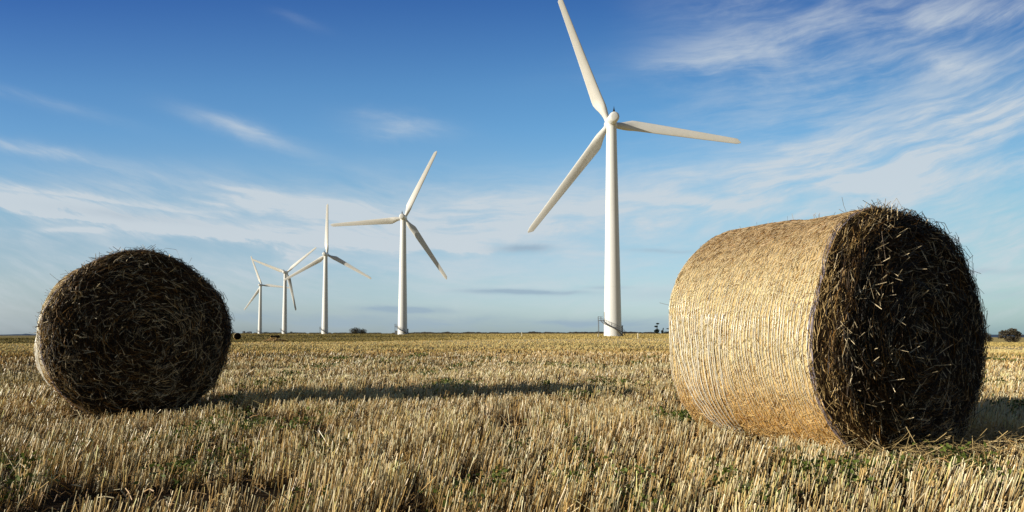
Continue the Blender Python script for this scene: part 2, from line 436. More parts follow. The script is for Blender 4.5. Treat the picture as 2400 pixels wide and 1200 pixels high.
# ------------------------------------------------------------------ straw bales
def net_material(name, cA, cB, cC):
    m, nt, b = mat(name, 0.55, 0.4)
    tc = nt.nodes.new('ShaderNodeTexCoord')
    at = nt.nodes.new('ShaderNodeUVMap')
    mp = nt.nodes.new('ShaderNodeMapping'); mp.inputs['Scale'].default_value = (1, 1, 1)
    nt.links.new(tc.outputs['UV'], mp.inputs['Vector'])
    mp.inputs['Scale'].default_value = (16, 60, 1); mp.inputs['Rotation'].default_value = (0, 0, R(24))
    nA = noise(nt, 4.0, 6, 0.75, mp.outputs['Vector'])
    nB = noise(nt, 5, 5, 0.6, tc.outputs['Object'])
    rA = ramp(nt, nA.outputs['Fac'], [(0.30, cA), (0.5, cB), (0.68, cC)])
    rB = ramp(nt, nB.outputs['Fac'], [(0.3, (0.80, 0.72, 0.6)), (0.65, (1.05, 1.03, 1.0))])
    mx = nt.nodes.new('ShaderNodeMix'); mx.data_type = 'RGBA'; mx.blend_type = 'MULTIPLY'; mx.inputs[0].default_value = 1
    nt.links.new(rA.outputs['Color'], mx.inputs[6]); nt.links.new(rB.outputs['Color'], mx.inputs[7])
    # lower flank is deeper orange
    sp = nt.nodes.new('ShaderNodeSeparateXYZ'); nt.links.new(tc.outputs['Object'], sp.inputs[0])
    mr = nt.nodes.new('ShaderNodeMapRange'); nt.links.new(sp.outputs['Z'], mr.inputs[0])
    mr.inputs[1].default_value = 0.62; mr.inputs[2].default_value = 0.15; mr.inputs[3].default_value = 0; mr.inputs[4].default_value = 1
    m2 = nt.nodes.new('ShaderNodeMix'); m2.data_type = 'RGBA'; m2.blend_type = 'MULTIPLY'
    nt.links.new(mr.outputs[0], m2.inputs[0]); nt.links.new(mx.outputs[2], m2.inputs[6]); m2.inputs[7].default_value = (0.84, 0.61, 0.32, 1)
    # crown is darker and browner
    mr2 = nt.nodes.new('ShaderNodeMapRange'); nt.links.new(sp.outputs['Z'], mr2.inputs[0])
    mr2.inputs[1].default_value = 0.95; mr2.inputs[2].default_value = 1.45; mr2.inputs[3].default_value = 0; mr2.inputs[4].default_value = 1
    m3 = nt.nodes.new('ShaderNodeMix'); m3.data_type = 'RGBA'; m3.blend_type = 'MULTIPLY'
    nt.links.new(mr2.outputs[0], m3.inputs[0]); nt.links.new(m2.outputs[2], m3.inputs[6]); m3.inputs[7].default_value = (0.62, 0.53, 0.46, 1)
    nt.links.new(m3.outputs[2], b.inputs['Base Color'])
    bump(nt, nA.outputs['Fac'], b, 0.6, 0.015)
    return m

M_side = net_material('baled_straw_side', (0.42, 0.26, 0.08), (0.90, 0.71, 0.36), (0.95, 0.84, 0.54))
M_core = noisy_mat('packed_straw_end', (0.005, 0.003, 0.0015), (0.022, 0.013, 0.005), 18, 0.9, 0.1, 1.0, 0.03)  # near black: shade deep between the straws put into the colour
M_net, nt, b = mat('white_net', 0.22, 1.0)
b.inputs['Base Color'].default_value = (0.95, 0.90, 0.76, 1)
M_purple = noisy_mat('lilac_net_edge', (0.22, 0.18, 0.22), (0.48, 0.42, 0.46), 25, 0.45, 0.4)

def make_bale(bl, seed, label, facen=15000):
    """local frame: axis +Y (away), face at y=0, z=0 on the ground"""
    global rng
    rng = np.random.default_rng(seed)
    r, L, sx, sz = bl['r'], bl['L'], bl['sx'], bl['sz']
    root = empty('straw_bale', (bl['fx'], bl['fy'], 0.0), bl['a'])
    tag(root, label, 'straw bale', 'round straw bales')
    zc = r * sz - bl.get('sink', 0.03)
    def surf(th, yy, dr=0.0):
        """point on the flank; th angle from +X, counterclockwise towards +Z"""
        th = np.asarray(th, float); yy = np.asarray(yy, float)
        rr = r + dr + 0.009 * np.sin(3 * th + seed) + 0.010 * np.sin(5 * th + 2 * seed + yy * 3)
        rr = rr + (vnoise(th * 2.2 + 40, yy * 5, seed) - 0.5) * 0.03 + (vnoise(th * 9 + 70, yy * 12, seed + 1) - 0.5) * 0.012
        rr = rr * (1 + 0.045 * np.clip(yy / L, 0, 1) * bl.get('flare', 0)) + 0.004 * np.sin(yy * 4.3 + seed)
        # shoulders: rounded at both ends
        e1 = np.clip(1 - yy / 0.13, 0, 1); e2 = np.clip(1 - (L - yy) / 0.10, 0, 1)
        rr = rr - 0.065 * e1 ** 2.4 - 0.05 * e2 ** 2.2
        X = rr * np.cos(th) * sx; Z = rr * np.sin(th) * sz
        # sag: flattened foot, bulge low on the flanks
        X = X * (1 + 0.03 * np.exp(-((Z + 0.42) / 0.3) ** 2))
        Z = np.where(Z < -r * 0.93, -r * 0.93 + (Z + r * 0.93) * 0.25, Z)
        return np.stack([X, yy + 0 * X, Z + zc + 0 * X], -1)
    # flank under the net (own mesh with a UV: x along axis in m, y along the girth in m)
    nth, ny = 256, 70
    ths = np.linspace(0, 2 * PI, nth, endpoint=False); ys = np.linspace(0.085, L, ny)
    T_, Y_ = np.meshgrid(ths, ys)
    V = surf(T_, Y_).reshape(-1, 3)
    ii, jj = np.meshgrid(np.arange(ny - 1), np.arange(nth), indexing='ij')
    fq = np.stack([ii * nth + jj, ii * nth + (jj + 1) % nth, (ii + 1) * nth + (jj + 1) % nth, (ii + 1) * nth + jj], -1).reshape(-1, 4)
    mb = MB(); mb.add(V, fq)
    # far end cap
    cen = len(V)
    rings = []
    body = mb.build('straw_flank', M_side, root, smooth=True)
    me = body.data; uv = me.uv_layers.new(name='UVMap')
    li = np.zeros(len(me.loops), np.int32); me.loops.foreach_get('vertex_index', li)
    vv = li // nth; tt = (li % nth)
    fpoly = np.repeat(np.arange(len(me.polygons)), 4)
    jn = jj.reshape(-1)
    if len(fpoly) == len(li):
        last = (jn == nth - 1)[fpoly] & (tt == 0)
        tt = np.where(last, nth, tt)
    uvs = np.stack([ys[vv], tt / nth * 2 * PI * r], 1)
    uv.data.foreach_set('uv', uvs.reshape(-1).astype(np.float32))
    # ends
    for which, yy, nm in ((0, 0.0, 'straw_end'), (1, L, 'straw_end')):
        mbe = MB(); nrg = 26
        fr = np.linspace(0, 1, nrg); edge = surf(ths, np.full(nth, yy))
        pts = []
        c0 = np.array([0, yy, zc])
        for f_ in fr:
            p = c0 + (edge - c0) * f_
            bulge = bl.get('bulge', 0.045) * (1 - f_ ** 2.4) + (vnoise(p[:, 0] * 9 + 50, p[:, 2] * 9 + 50, seed + 5) - 0.5) * 0.05 * (1 - f_ ** 6)
            p = p.copy(); p[:, 1] += (-1 if which == 0 else 1) * bulge
            pts.append(p)
        V2 = np.concatenate(pts)
        ii2, jj2 = np.meshgrid(np.arange(nrg - 1), np.arange(nth), indexing='ij')
        f2 = np.stack([ii2 * nth + jj2, ii2 * nth + (jj2 + 1) % nth, (ii2 + 1) * nth + (jj2 + 1) % nth, (ii2 + 1) * nth + jj2], -1).reshape(-1, 4)
        mbe.add(V2, f2)
        if which == 0:   # dark shoulder of packed straw between the face and the net
            y3 = np.linspace(0.0, 0.085, 8); T3, Y3 = np.meshgrid(ths, y3)
            V3 = surf(T3, Y3).reshape(-1, 3); i3, j3 = np.meshgrid(np.arange(7), np.arange(nth), indexing='ij')
            mbe.add(V3, np.stack([i3 * nth + j3, i3 * nth + (j3 + 1) % nth, (i3 + 1) * nth + (j3 + 1) % nth, (i3 + 1) * nth + j3], -1).reshape(-1, 4))
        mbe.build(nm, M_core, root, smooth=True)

    # ---- cut straws on the facing end (rolled spiral: they follow the girth)
    mbs = MB()
    for (n, kind) in ((facen, 'mat'), (int(facen * bl.get('poke', 0.06)), 'poke'), (int(facen * 0.42), 'rim')):
        q = rng.random(n)
        fr = np.sqrt(q) * 0.985 if kind != 'rim' else 0.90 + 0.10 * q
        th = rng.uniform(0, 2 * PI, n)
        e = surf(th, np.zeros(n)); cx, cz = e[:, 0] * fr, zc + (e[:, 2] - zc) * fr
        tng = np.stack([-np.sin(th), np.zeros(n), np.cos(th)], 1); rad_ = np.stack([np.cos(th), np.zeros(n), np.sin(th)], 1)
        out = np.array([0, -1.0, 0])
        if kind == 'mat':
            Ls = rng.uniform(0.07, 0.27, n); jit = rng.normal(size=n) * 0.32; o_ = rng.normal(size=n) * 0.12; base = rng.uniform(-0.01, 0.035, n)
            curve = rng.normal(size=n) * 0.10 + 0.10
            base = base + 0.020 * np.sin(fr * 2 * PI * 8.5 - th + 0.8 * np.sin(th * 2))
        elif kind == 'poke':
            Ls = rng.uniform(0.05, 0.18, n); jit = rng.uniform(-1.5, 1.5, n); o_ = np.abs(rng.normal(size=n)) * 0.55 * bl.get('out', 1); base = rng.uniform(0.02, 0.05, n)
            curve = rng.normal(size=n) * 0.10
        else:
            Ls = rng.uniform(0.06, 0.20, n); jit = rng.normal(size=n) * 0.40; o_ = rng.normal(size=n) * 0.28 + 0.05; base = rng.uniform(-0.082, 0.02, n)
            curve = rng.normal(size=n) * 0.12 + 0.08
        sg = np.where(rng.random(n) < 0.5, -1, 1)[:, None]
        d = sg * tng * np.cos(jit)[:, None] + rad_ * np.sin(jit)[:, None] + out * o_[:, None]
        d[:, 2] -= 0.25 * (kind != 'mat')
        d /= np.linalg.norm(d, axis=1)[:, None]
        bul = bl.get('bulge', 0.045) * (1 - np.minimum(fr, 1) ** 2.4)
        P0 = np.stack([cx, -(bul + base), cz], 1)
        if kind == 'rim':
            rr_ = surf(th, np.maximum(-P0[:, 1] * 0 - base, 0.0)); P0[:, 0] = rr_[:, 0] * (0.93 + 0.08 * q); P0[:, 2] = zc + (rr_[:, 2] - zc) * (0.93 + 0.08 * q)
            P0[:, 1] = np.where(base < 0, -base * 1.3, -base)
        P0 -= d * (Ls * 0.5)[:, None]
        cv = (-rad_ * 1.0) * (curve * Ls)[:, None]
        P = np.stack([P0, P0 + d * (Ls * .34)[:, None] - cv * .8 * (kind == 'mat') - cv * 0.4, P0 + d * (Ls * .68)[:, None] - cv * .8 * (kind == 'mat') - cv * .4, P0 + d * Ls[:, None]], 1)
        # keep everything above the ground
        P[:, :, 2] = np.maximum(P[:, :, 2], 0.012)
        dark = rng.random(n)  # straw tones carry painted shade of the gaps and bright glints
        spiral = vnoise(fr * 17 + th * 0.8 + 20, th * 1.6 + 20, seed + 9)
        dark = np.clip(dark - 0.30 * (spiral - 0.5) * 2 * 0.5, 0, 1)
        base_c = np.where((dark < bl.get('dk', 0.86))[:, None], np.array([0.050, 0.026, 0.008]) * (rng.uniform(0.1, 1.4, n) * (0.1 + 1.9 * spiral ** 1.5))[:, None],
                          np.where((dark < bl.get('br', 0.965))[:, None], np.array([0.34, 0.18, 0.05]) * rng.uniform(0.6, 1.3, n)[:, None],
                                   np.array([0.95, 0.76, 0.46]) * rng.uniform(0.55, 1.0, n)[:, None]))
        if kind == 'poke':
            base_c = np.array([0.95, 0.76, 0.46]) * (rng.random(n) ** 1.4 * 0.92 + 0.08)[:, None]
        if kind == 'rim':
            lit = np.clip((-np.cos(th) * 0.8 + 0.45), 0, 1)[:, None]  # sunlit left rim painted into the straw colour
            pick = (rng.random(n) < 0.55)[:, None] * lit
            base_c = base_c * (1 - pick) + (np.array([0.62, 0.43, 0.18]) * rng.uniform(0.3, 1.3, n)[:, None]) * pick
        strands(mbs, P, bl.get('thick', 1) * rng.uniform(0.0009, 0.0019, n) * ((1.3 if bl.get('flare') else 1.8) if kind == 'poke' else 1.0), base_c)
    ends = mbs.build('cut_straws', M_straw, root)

    # ---- short straws showing through the net on the flank
    mbf = MB(); n = 30000
    th = rng.uniform(0, 2 * PI, n); yy = rng.uniform(0.10, L - 0.02, n)
    Ls = rng.uniform(0.018, 0.075, n); ang_ = rng.normal(size=n) * 0.75 + 0.45
    dy = np.sin(ang_) * Ls; dth = np.cos(ang_) * Ls / r
    lift = rng.uniform(-0.002, 0.005, n)
    K = 3
    P = np.stack([surf(th + dth * t, np.clip(yy + dy * t, 0, L), 0) for t in (0, .5, 1)], 1)
    cen = np.array([0, 0, zc]); radial = P - cen; radial[:, :, 1] = 0; radial /= np.linalg.norm(radial, axis=2)[:, :, None]
    P = P + radial * (lift[:, None, None] + np.array([0, 0.003, 0])[None, :, None])
    P[:, :, 2] = np.maximum(P[:, :, 2], 0.01)
    zz = P[:, 1, 2]
    cc = np.clip(np.array([0.94, 0.77, 0.43]) * rng.uniform(0.72, 1.08, n)[:, None], 0, .92)
    cc = np.where((rng.random(n) < 0.15)[:, None], np.array([0.42, 0.23, 0.07]) * rng.uniform(0.4, 1.3, n)[:, None], cc)
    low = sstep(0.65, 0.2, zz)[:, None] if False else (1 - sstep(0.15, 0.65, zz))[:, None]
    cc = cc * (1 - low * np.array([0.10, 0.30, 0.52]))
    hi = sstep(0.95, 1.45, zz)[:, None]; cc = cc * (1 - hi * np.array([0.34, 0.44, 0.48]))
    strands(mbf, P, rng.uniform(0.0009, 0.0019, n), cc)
    # stray wisps that stick out of the flank
    n = 260
    th = rng.uniform(0.0, PI * 1.15, n); yy = rng.uniform(0.05, L, n)
    P0 = surf(th, yy); rd = np.stack([np.cos(th), np.zeros(n), np.sin(th)], 1)
    d = rd * rng.uniform(0.15, 0.9, n)[:, None] + rng.normal(size=(n, 3)) * 0.6; d /= np.linalg.norm(d, axis=1)[:, None]
    Ls = rng.uniform(0.02, 0.06, n) * (1 + 1.4 * (rng.random(n) < 0.07))
    P = np.stack([P0, P0 + d * (Ls * .5)[:, None], P0 + d * Ls[:, None] + rng.normal(size=(n, 3)) * .004], 1)
    strands(mbf, P, rng.uniform(0.0008, 0.0014, n), np.array([0.3, 0.2, 0.09]) * rng.uniform(0.5, 1.6, n)[:, None])
    mbf.build('flank_straws', M_straw, root)

    # ---- net wrap: girth threads round the flank, thickened mid-height to stand in for the glint
    mbn = MB(); ta = np.linspace(0, 2 * PI, 200)
    k = 0; y0 = 0.115
    while y0 < L - 0.02:
        wob = 0.004 * np.sin(ta * 2 + k) + (vnoise(ta * 3 + k * 7, ta * 0 + k, seed) - .5) * 0.008
        glint = np.exp(-((np.abs(ta - PI * 1.02)) / 0.52) ** 2)
        p = surf(ta, y0 + wob, 0.0020 + 0.0012 * math.sin(k * 1.7) + 0.0035 * glint)
        p[:, 2] = np.maximum(p[:, 2], 0.008)
        mbn.tube(p, 0.0007 + (0.0017 + 0.0004 * (k % 3 == 0)) * glint, 4)
        y0 += 0.0215 + 0.004 * math.sin(k * 2.3) + 0.003 * rng.random(); k += 1
    # loose tail of the net: threads gathered diagonally low on the left flank
    for q in range(9):
        tt_ = np.linspace(PI * 0.94, PI * 1.40, 60); f = np.linspace(0, 1, 60)
        yq = (L - 0.07 - 0.045 * q * (1 - f) ** 0.8 * 1.3) - f ** 1.1 * 0.30 - 0.008 * q
        p = surf(tt_, yq, 0.005 + 0.0006 * q); p[:, 2] = np.maximum(p[:, 2], 0.008)
        mbn.tube(p, 0.0032, 4)
    mbn.build('net_wrap', M_net, root, smooth=True)
    mbp = MB()
    for q in range(5):
        wob = 0.006 * np.sin(ta * (3 + q) + q) + (vnoise(ta * 6 + q * 9, ta * 0 + q, seed + 2) - .5) * 0.02
        p = surf(ta, 0.088 + 0.0045 * q + wob, 0.005); p[:, 2] = np.maximum(p[:, 2], 0.008)
        mbp.tube(p, 0.0019, 4)
    mbp.build('net_edge', M_purple, root, smooth=True)
    return root

make_bale(BALES[0], 3, 'round straw bale on the left with its dark end facing the camera', 15500)
make_bale(BALES[1], 8, 'large round straw bale on the right with a sunlit netted flank', 23000)
rng = np.random.default_rng(99)

# straws spilled round the foot of the right bale
mb = MB(); n = 1300
bl = BALES[1]; axv = np.array([-math.sin(bl['a']), math.cos(bl['a'])]); rtv = np.array([math.cos(bl['a']), math.sin(bl['a'])])
s = rng.uniform(-0.5, 0.95, n); t = -np.abs(rng.normal(size=n)) * 0.16 + 0.05
X = bl['fx'] + s * rtv[0] + t * axv[0]; Y = bl['fy'] + s * rtv[1] + t * axv[1]
z = rng.uniform(0.01, 0.10, n) * np.exp(t * 2)
th = rng.uniform(0, 2 * PI, n); el = rng.normal(size=n) * 0.45; Ls = rng.uniform(0.06, 0.2, n)
d = np.stack([np.cos(th) * np.cos(el), np.sin(th) * np.cos(el), np.sin(el)], 1) * Ls[:, None]
P0 = np.stack([X, Y, z], 1); P = np.stack([P0, P0 + d * .5 + rng.normal(size=(n, 3)) * .008, P0 + d], 1); P[:, :, 2] = np.maximum(P[:, :, 2], 0.0)
strands(mb, P, rng.uniform(0.0010, 0.0018, n), np.array([0.52, 0.38, 0.17]) * rng.uniform(0.35, 1.4, n)[:, None])
o = mb.build('spilled_straw', M_straw); tag(o, 'loose spilled straw around the foot of the right straw bale', 'straw', kind='stuff')

# distant bale beside the left one, and a collapsed bale on its heap
def pos(xp, D):
    X = (xp - 1200) / F * D; return X, D, float(terrain(X, D))
X, Y, Z = pos(557, 128)
root = empty('straw_bale', (X, Y, Z), R(22)); tag(root, 'tiny far round straw bale just right of the left bale', 'straw bale', 'round straw bales')
mb = MB(); prof = [(0.02, -0.02), (0.45, -0.03), (0.66, -0.01), (0.72, 0.06), (0.73, 0.6), (0.72, 1.14), (0.66, 1.2), (0.02, 1.21)]
mb.lathe(prof, 28, 'Y', (0, 0, 0.70)); fb = mb.build('straw_flank', M_side, root, smooth=True)
mb = MB(); mb.lathe([(0.01, -0.06), (0.5, -0.055), (0.68, -0.015)], 28, 'Y', (0, 0, 0.70)); mb.build('straw_end', M_core, root, smooth=True)

X, Y, Z = pos(646, 116)
root = empty('broken_bale', (X, Y, Z + 0.48), R(12)); tag(root, 'collapsed dark straw bale sagging on top of a low heap', 'straw bale')
mb = MB(); nn_ = 22
tt_ = np.linspace(-0.85, 0.85, nn_)
for i in range(nn_ - 1):
    pass
ringv = []
for t in tt_:
    a_ = np.linspace(0, 2 * PI, 14, endpoint=False)
    hh = 0.24 * (1 - 0.55 * abs(t / 0.85) ** 4) * (0.8 + 0.3 * math.sin(t * 5)); dd = 0.5
    ringv.append(np.stack([np.full(14, t), dd * np.cos(a_), 0.36 - 0.10 * max(0, t) + hh * np.sin(a_)], 1))
V = np.concatenate(ringv); fq = [[i * 14 + j, i * 14 + (j + 1) % 14, (i + 1) * 14 + (j + 1) % 14, (i + 1) * 14 + j] for i in range(nn_ - 1) for j in range(14)]
mb.add(V, fq); mb.build('straw_slab', M_core, root, smooth=True)
mb = MB(); mb.lathe([(0.30, -0.05), (0.26, 0.03), (0.01, 0.04)], 14, 'Z', (0, 0, 0)); v = mb.v[0]; mb.v[0] = np.stack([-0.80 - v[:, 2], v[:, 0] * 1.5, 0.28 + v[:, 1]], 1)
mb.build('straw_end', M_side, root, smooth=True)

def heap(name, xp, D, w, h, label, dark):
    X, Y, Z = pos(xp, D); mb = MB(); n = 1500
    u = rng.normal(size=n) * 0.42; v = rng.normal(size=n) * 0.42
    zz = h * np.exp(-(u ** 2 + v ** 2) * 2.2) * rng.uniform(0.5, 1.05, n)
    P0 = np.stack([u * w, v * w * .8, zz], 1)
    d = rng.normal(size=(n, 3)) * 0.12; d[:, 2] = np.abs(d[:, 2]) * .5
    c = (np.array([0.22, 0.12, 0.04]) if dark else np.array([0.62, 0.40, 0.15])) * rng.uniform(.4, 1.2, n)[:, None]
    strands(mb, np.stack([P0, P0 + d], 1), np.full(n, 0.035), c)
    gx_ = np.linspace(-1, 1, 15); A, B = np.meshgrid(gx_, gx_)
    zz = h * 0.85 * np.exp(-(A ** 2 + B ** 2) * 2.2) - h * 0.1
    V = np.stack([A * w, B * w * .8, zz], -1).reshape(-1, 3)
    fq = [[i * 15 + j, i * 15 + j + 1, (i + 1) * 15 + j + 1, (i + 1) * 15 + j] for i in range(14) for j in range(14)]
    mb.add(V, fq, (0.35, 0.22, 0.09))
    o = mb.build(name, M_straw, None, False, (X, Y, Z - 0.03)); tag(o, label, 'straw heap')
heap('straw_heap', 642, 112, 2.0, 0.62, 'low tan straw heap under the collapsed bale', False)
heap('straw_heap', 663, 100, 0.9, 0.36, 'small dark brown straw heap right of the collapsed bale', True)

# ------------------------------------------------------------------ wind turbines
HUB = 57.5; BL = 36.9
def blade_mesh():
    """blade along +Z, hub at origin, axis +Y is upwind (away); chord in X"""
    secs = 34; n = 20
    zs = np.linspace(0.9, BL, secs)
    V = []
    for z in zs:
        t = (z - 0.9) / (BL - 0.9)
        root = 1.55
        mx = 3.3
        if t < 0.16: s = sstep(0.02, 0.16, t); ch = root + (mx - root) * s
        else: ch = mx + (1.45 - mx) * ((t - 0.16) / 0.84) ** 0.85
        if t > 0.965: ch *= math.sqrt(max(0.05, 1 - ((t - 0.965) / 0.035) ** 2))
        s = float(sstep(0.03, 0.18, t)); thick = (1 - s) * 1.0 + s * (0.30 - 0.16 * t)
        a_ = np.linspace(0, 2 * PI, n, endpoint=False)
        cx = np.cos(a_) * 0.5; cy = np.sin(a_) * 0.5 * thick
        cy = cy * (1 - s * 0.55 * (0.5 - cx) * 0.9)       # sharper trailing edge on -x
        cy = np.where(cx > 0, cy * 1.0, cy * (1 - 0.45 * s * (-cx * 2)))
        off = -s * 0.20 * ch                               # leading edge stays straight
        X = cx * ch + off; Y = cy * ch
        tw = -(R(24) * (1 - t) ** 2.2 + R(2))
        Xr = X * math.cos(tw) - Y * math.sin(tw); Yr = X * math.sin(tw) + Y * math.cos(tw)
        V.append(np.stack([Xr, Yr + 0.9 * t ** 2 * 0, np.full(n, z)], 1))
    V = np.concatenate(V)
    f = [[i * n + j, i * n + (j + 1) % n, (i + 1) * n + (j + 1) % n, (i + 1) * n + j] for i in range(secs - 1) for j in range(n)]
    mb = MB(); mb.add(V, f)
    tipc = V[-n:].mean(0); mb.add(np.concatenate([V[-n:], [tipc + [0, 0, .05]]]), [[j, (j + 1) % n, n] for j in range(n)])
    return mb

def build_turbine(xp, D, yaw, blades, label, first=None):
    X, Y = (xp - 1200) / F * D, D
    Z = float(terrain(X, Y))
    root = empty('wind_turbine', (X, Y, Z)); tag(root, label, 'wind turbine', 'wind turbines in a row')
    def part(key, mk, name, m, parent, smooth=True):
        if key not in CACHE:
            o = mk().build(name, m, parent, smooth); CACHE[key] = o.data
        else:
            o = bpy.data.objects.new(name, CACHE[key]); COL.objects.link(o); o.parent = parent
        return o
    def m_tower():
        mb = MB(); prof = [(2.46, -0.8), (2.46, 0.03), (2.38, 0.06)]
        for h in np.linspace(0.3, HUB - 1.35, 26):
            t = h / HUB; prof.append((2.36 - 1.04 * t ** 0.95, h))
        return mb.lathe(prof, 56)
    def m_flange(h):
        r_ = 2.36 - 1.04 * (h / HUB) ** .95
        return MB().lathe([(r_ - .02, h - .06), (r_ + .012, h - .05), (r_ + .012, h + .05), (r_ - .02, h + .06)], 56)
    def m_nac():
        mb = MB()
        mb.lathe([(0.01, -4.35), (0.7, -4.33), (1.15, -4.24), (1.30, -4.05), (1.34, -3.8), (1.38, -1.0), (1.42, 1.4), (1.42, 2.3), (1.3, 2.5), (0.4, 2.52)], 40, 'Y')
        return mb
    def m_yaw(): return MB().lathe([(1.30, -1.75), (1.5, -1.5), (1.52, -0.9), (1.3, -0.7)], 40)
    def m_hub():
        return MB().lathe([(0.9, 2.35), (1.22, 2.6), (1.32, 3.2), (1.28, 3.9), (1.05, 4.5), (0.6, 4.95), (0.02, 5.1)], 36, 'Y')
    def m_sensor():
        mb = MB(); mb.lathe([(0.42, 1.22), (0.34, 1.45), (0.10, 2.4), (0.02, 2.95)], 10, 'Z', (0, -3.3, 0)); return mb
    tower = part('tower', m_tower, 'tower', M_white, root)
    part('flange_a', lambda: m_flange(13.0), 'flange', M_white, tower)
    part('flange_b', lambda: m_flange(33.0), 'flange', M_white, tower)
    nac = part('nacelle', m_nac, 'nacelle', M_white, root); nac.location = (0, 0, HUB); nac.rotation_euler = (R(3), 0, yaw)
    part('yaw', m_yaw, 'yaw_ring', M_white, nac)
    part('sensor', m_sensor, 'wind_sensor', M_dark, nac)
    hub = part('hub', m_hub, 'rotor_hub', M_white, root); hub.location = (0, 0, HUB); hub.rotation_euler = (R(3), 0, yaw)
    from mathutils import Matrix, Vector
    Rm = Matrix.Rotation(yaw, 4, 'Z') @ Matrix.Rotation(R(3), 4, 'X')
    for cw in blades:
        bo = part('blade', blade_mesh, 'blade', M_blade, root)
        mtx = Matrix.Translation((0, 0, HUB)) @ Rm @ Matrix.Translation((0, 3.4, 0)) @ Matrix.Rotation(R(cw), 4, 'Y')
        bo.matrix_local = mtx
    # outside stair that winds down the shaft from the door landing
    def m_tread():
        mb = MB(); ns = 20
        for i in range(ns):
            f = i / (ns - 1); a_ = R(190 + 150 * f); h = 4.1 - 3.75 * f; r_ = 2.36 + 0.48
            mb.box((r_ * math.cos(a_), r_ * math.sin(a_), h), (0.80, 0.27, 0.05), a_)
        return mb
    def helix(r_, dh, rad_):
        a_ = np.radians(np.linspace(186, 342, 40)); f = np.linspace(0, 1, 40)
        p = np.stack([r_ * np.cos(a_), r_ * np.sin(a_), 4.15 - 3.85 * f + dh], 1)
        mb = MB(); mb.tube(p, rad_, 5); return mb
    def m_string():
        mb = helix(2.42, -0.12, 0.09); m2 = helix(3.26, -0.12, 0.09); mb.add(m2.v[0], m2.f[0]); return mb
    def m_rail():
        mb = helix(3.26, 0.95, 0.04); m2 = helix(3.26, 0.5, 0.025); mb.add(m2.v[0], m2.f[0])
        for i in range(14):
            f = i / 13; a_ = R(186 + 156 * f); h = 4.15 - 3.85 * f
            mb.tube([[3.26 * math.cos(a_), 3.26 * math.sin(a_), h - .1], [3.26 * math.cos(a_), 3.26 * math.sin(a_), h + .95]], 0.03, 4)
        return mb
    st = part('tread', m_tread, 'stair', M_galv, root, False)
    part('string', m_string, 'stringer', M_galv, st)
    part('rail', m_rail, 'handrail', M_galv, st)
    def m_land():
        mb = MB(); mb.box((-3.05, 0.25, 4.12), (1.5, 1.5, 0.12))
        mb.tube([[-3.7, .9, 0], [-3.7, .9, 4.1]], 0.06, 5); mb.tube([[-3.7, -.4, 0], [-3.7, -.4, 4.1]], 0.06, 5)
        return mb
    def m_lrail():
        mb = MB()
        for h in (4.7, 5.15): mb.tube([[-2.5, .98, h], [-3.78, .98, h], [-3.78, -.48, h]], 0.03, 4)
        for q in ((-3.78, .98), (-3.78, -.48), (-3.1, .98), (-3.78, .25)): mb.tube([[q[0], q[1], 4.15], [q[0], q[1], 5.15]], .03, 4)
        return mb
    la = part('land', m_land, 'landing', M_galv, root, False); part('lrail', m_lrail, 'handrail', M_galv, la)
    def m_door():
        mb = MB(); a0 = np.radians(np.linspace(168, 192, 7)); rr_ = 2.31
        V = []; 
        for h in (4.2, 6.3):
            for a_ in a0: V.append([(rr_) * math.cos(a_), (rr_) * math.sin(a_), h])
        return mb.add(V, [[i, i + 1, 8 + i, 7 + i] for i in range(6)])
    part('door', m_door, 'door', M_cab, root)
    return root
CACHE = {}
T = [
    (1436, 169.0, R(2.5), (338.5, 97.1, 216.8), 'largest nearest white wind turbine, its upper blade leaving the picture'),
    (943.5, 312.0, R(0), (26, 145.5, 265), 'second largest white wind turbine with a blade pointing flat left'),
    (761.5, 460.0, R(-1), (1, 119, 240), 'third largest white wind turbine with one blade pointing straight up'),
    (667, 596.0, R(-3), (291, 51, 167), 'fourth white wind turbine from the right, blades spread like a Y'),
    (609.5, 756.0, R(-1), (340, 96, 216), 'smallest farthest white wind turbine, nearest the left bale'),
]
for t in T: build_turbine(*t)

def cabinet(xp, D, dy, w, h, label):
    X, Y = (xp - 1200) / F * D, D + dy; Z = float(terrain(X, Y))
    r_ = empty('utility_cabinet', (X, Y, Z)); tag(r_, label, 'utility cabinet')
    MB().box((0, 0, h / 2), (w, 1.2, h)).build('housing', M_cab, r_)
    MB().box((0, 0, h + .06), (w + .2, 1.4, .12)).build('roof', M_galv, r_)
    MB().box((0, -.615, h / 2), (w * .7, .03, h * .8)).build('door', M_galv, r_)
cabinet(1456.5, 170, 0.8, 0.8, 2.7, 'grey box at the right foot of the largest turbine')
cabinet(954.5, 313, 0.5, 0.8, 2.7, 'grey box at the right foot of the second largest turbine')
cabinet(929, 314, 0, 1.0, 1.8, 'grey box at the left foot of the second largest turbine')

# marker posts
for xp, D, h, lab in ((1223, 150, 1.15, 'thin pale post left of the largest turbine'), (1401.5, 140, 0.7, 'short pale post close beside the largest turbine'), (1495, 108, 1.0, 'thin pale post between largest turbine and right bale')):
    X, Y, Z = pos(xp, D); mb = MB(); mb.lathe([(0.085, -.1), (0.08, h * .97), (0.02, h), (.002, h + .005)], 8); o = mb.build('marker_post', M_post, None, False, (X, Y, Z)); tag(o, lab, 'post', 'pale marker posts')

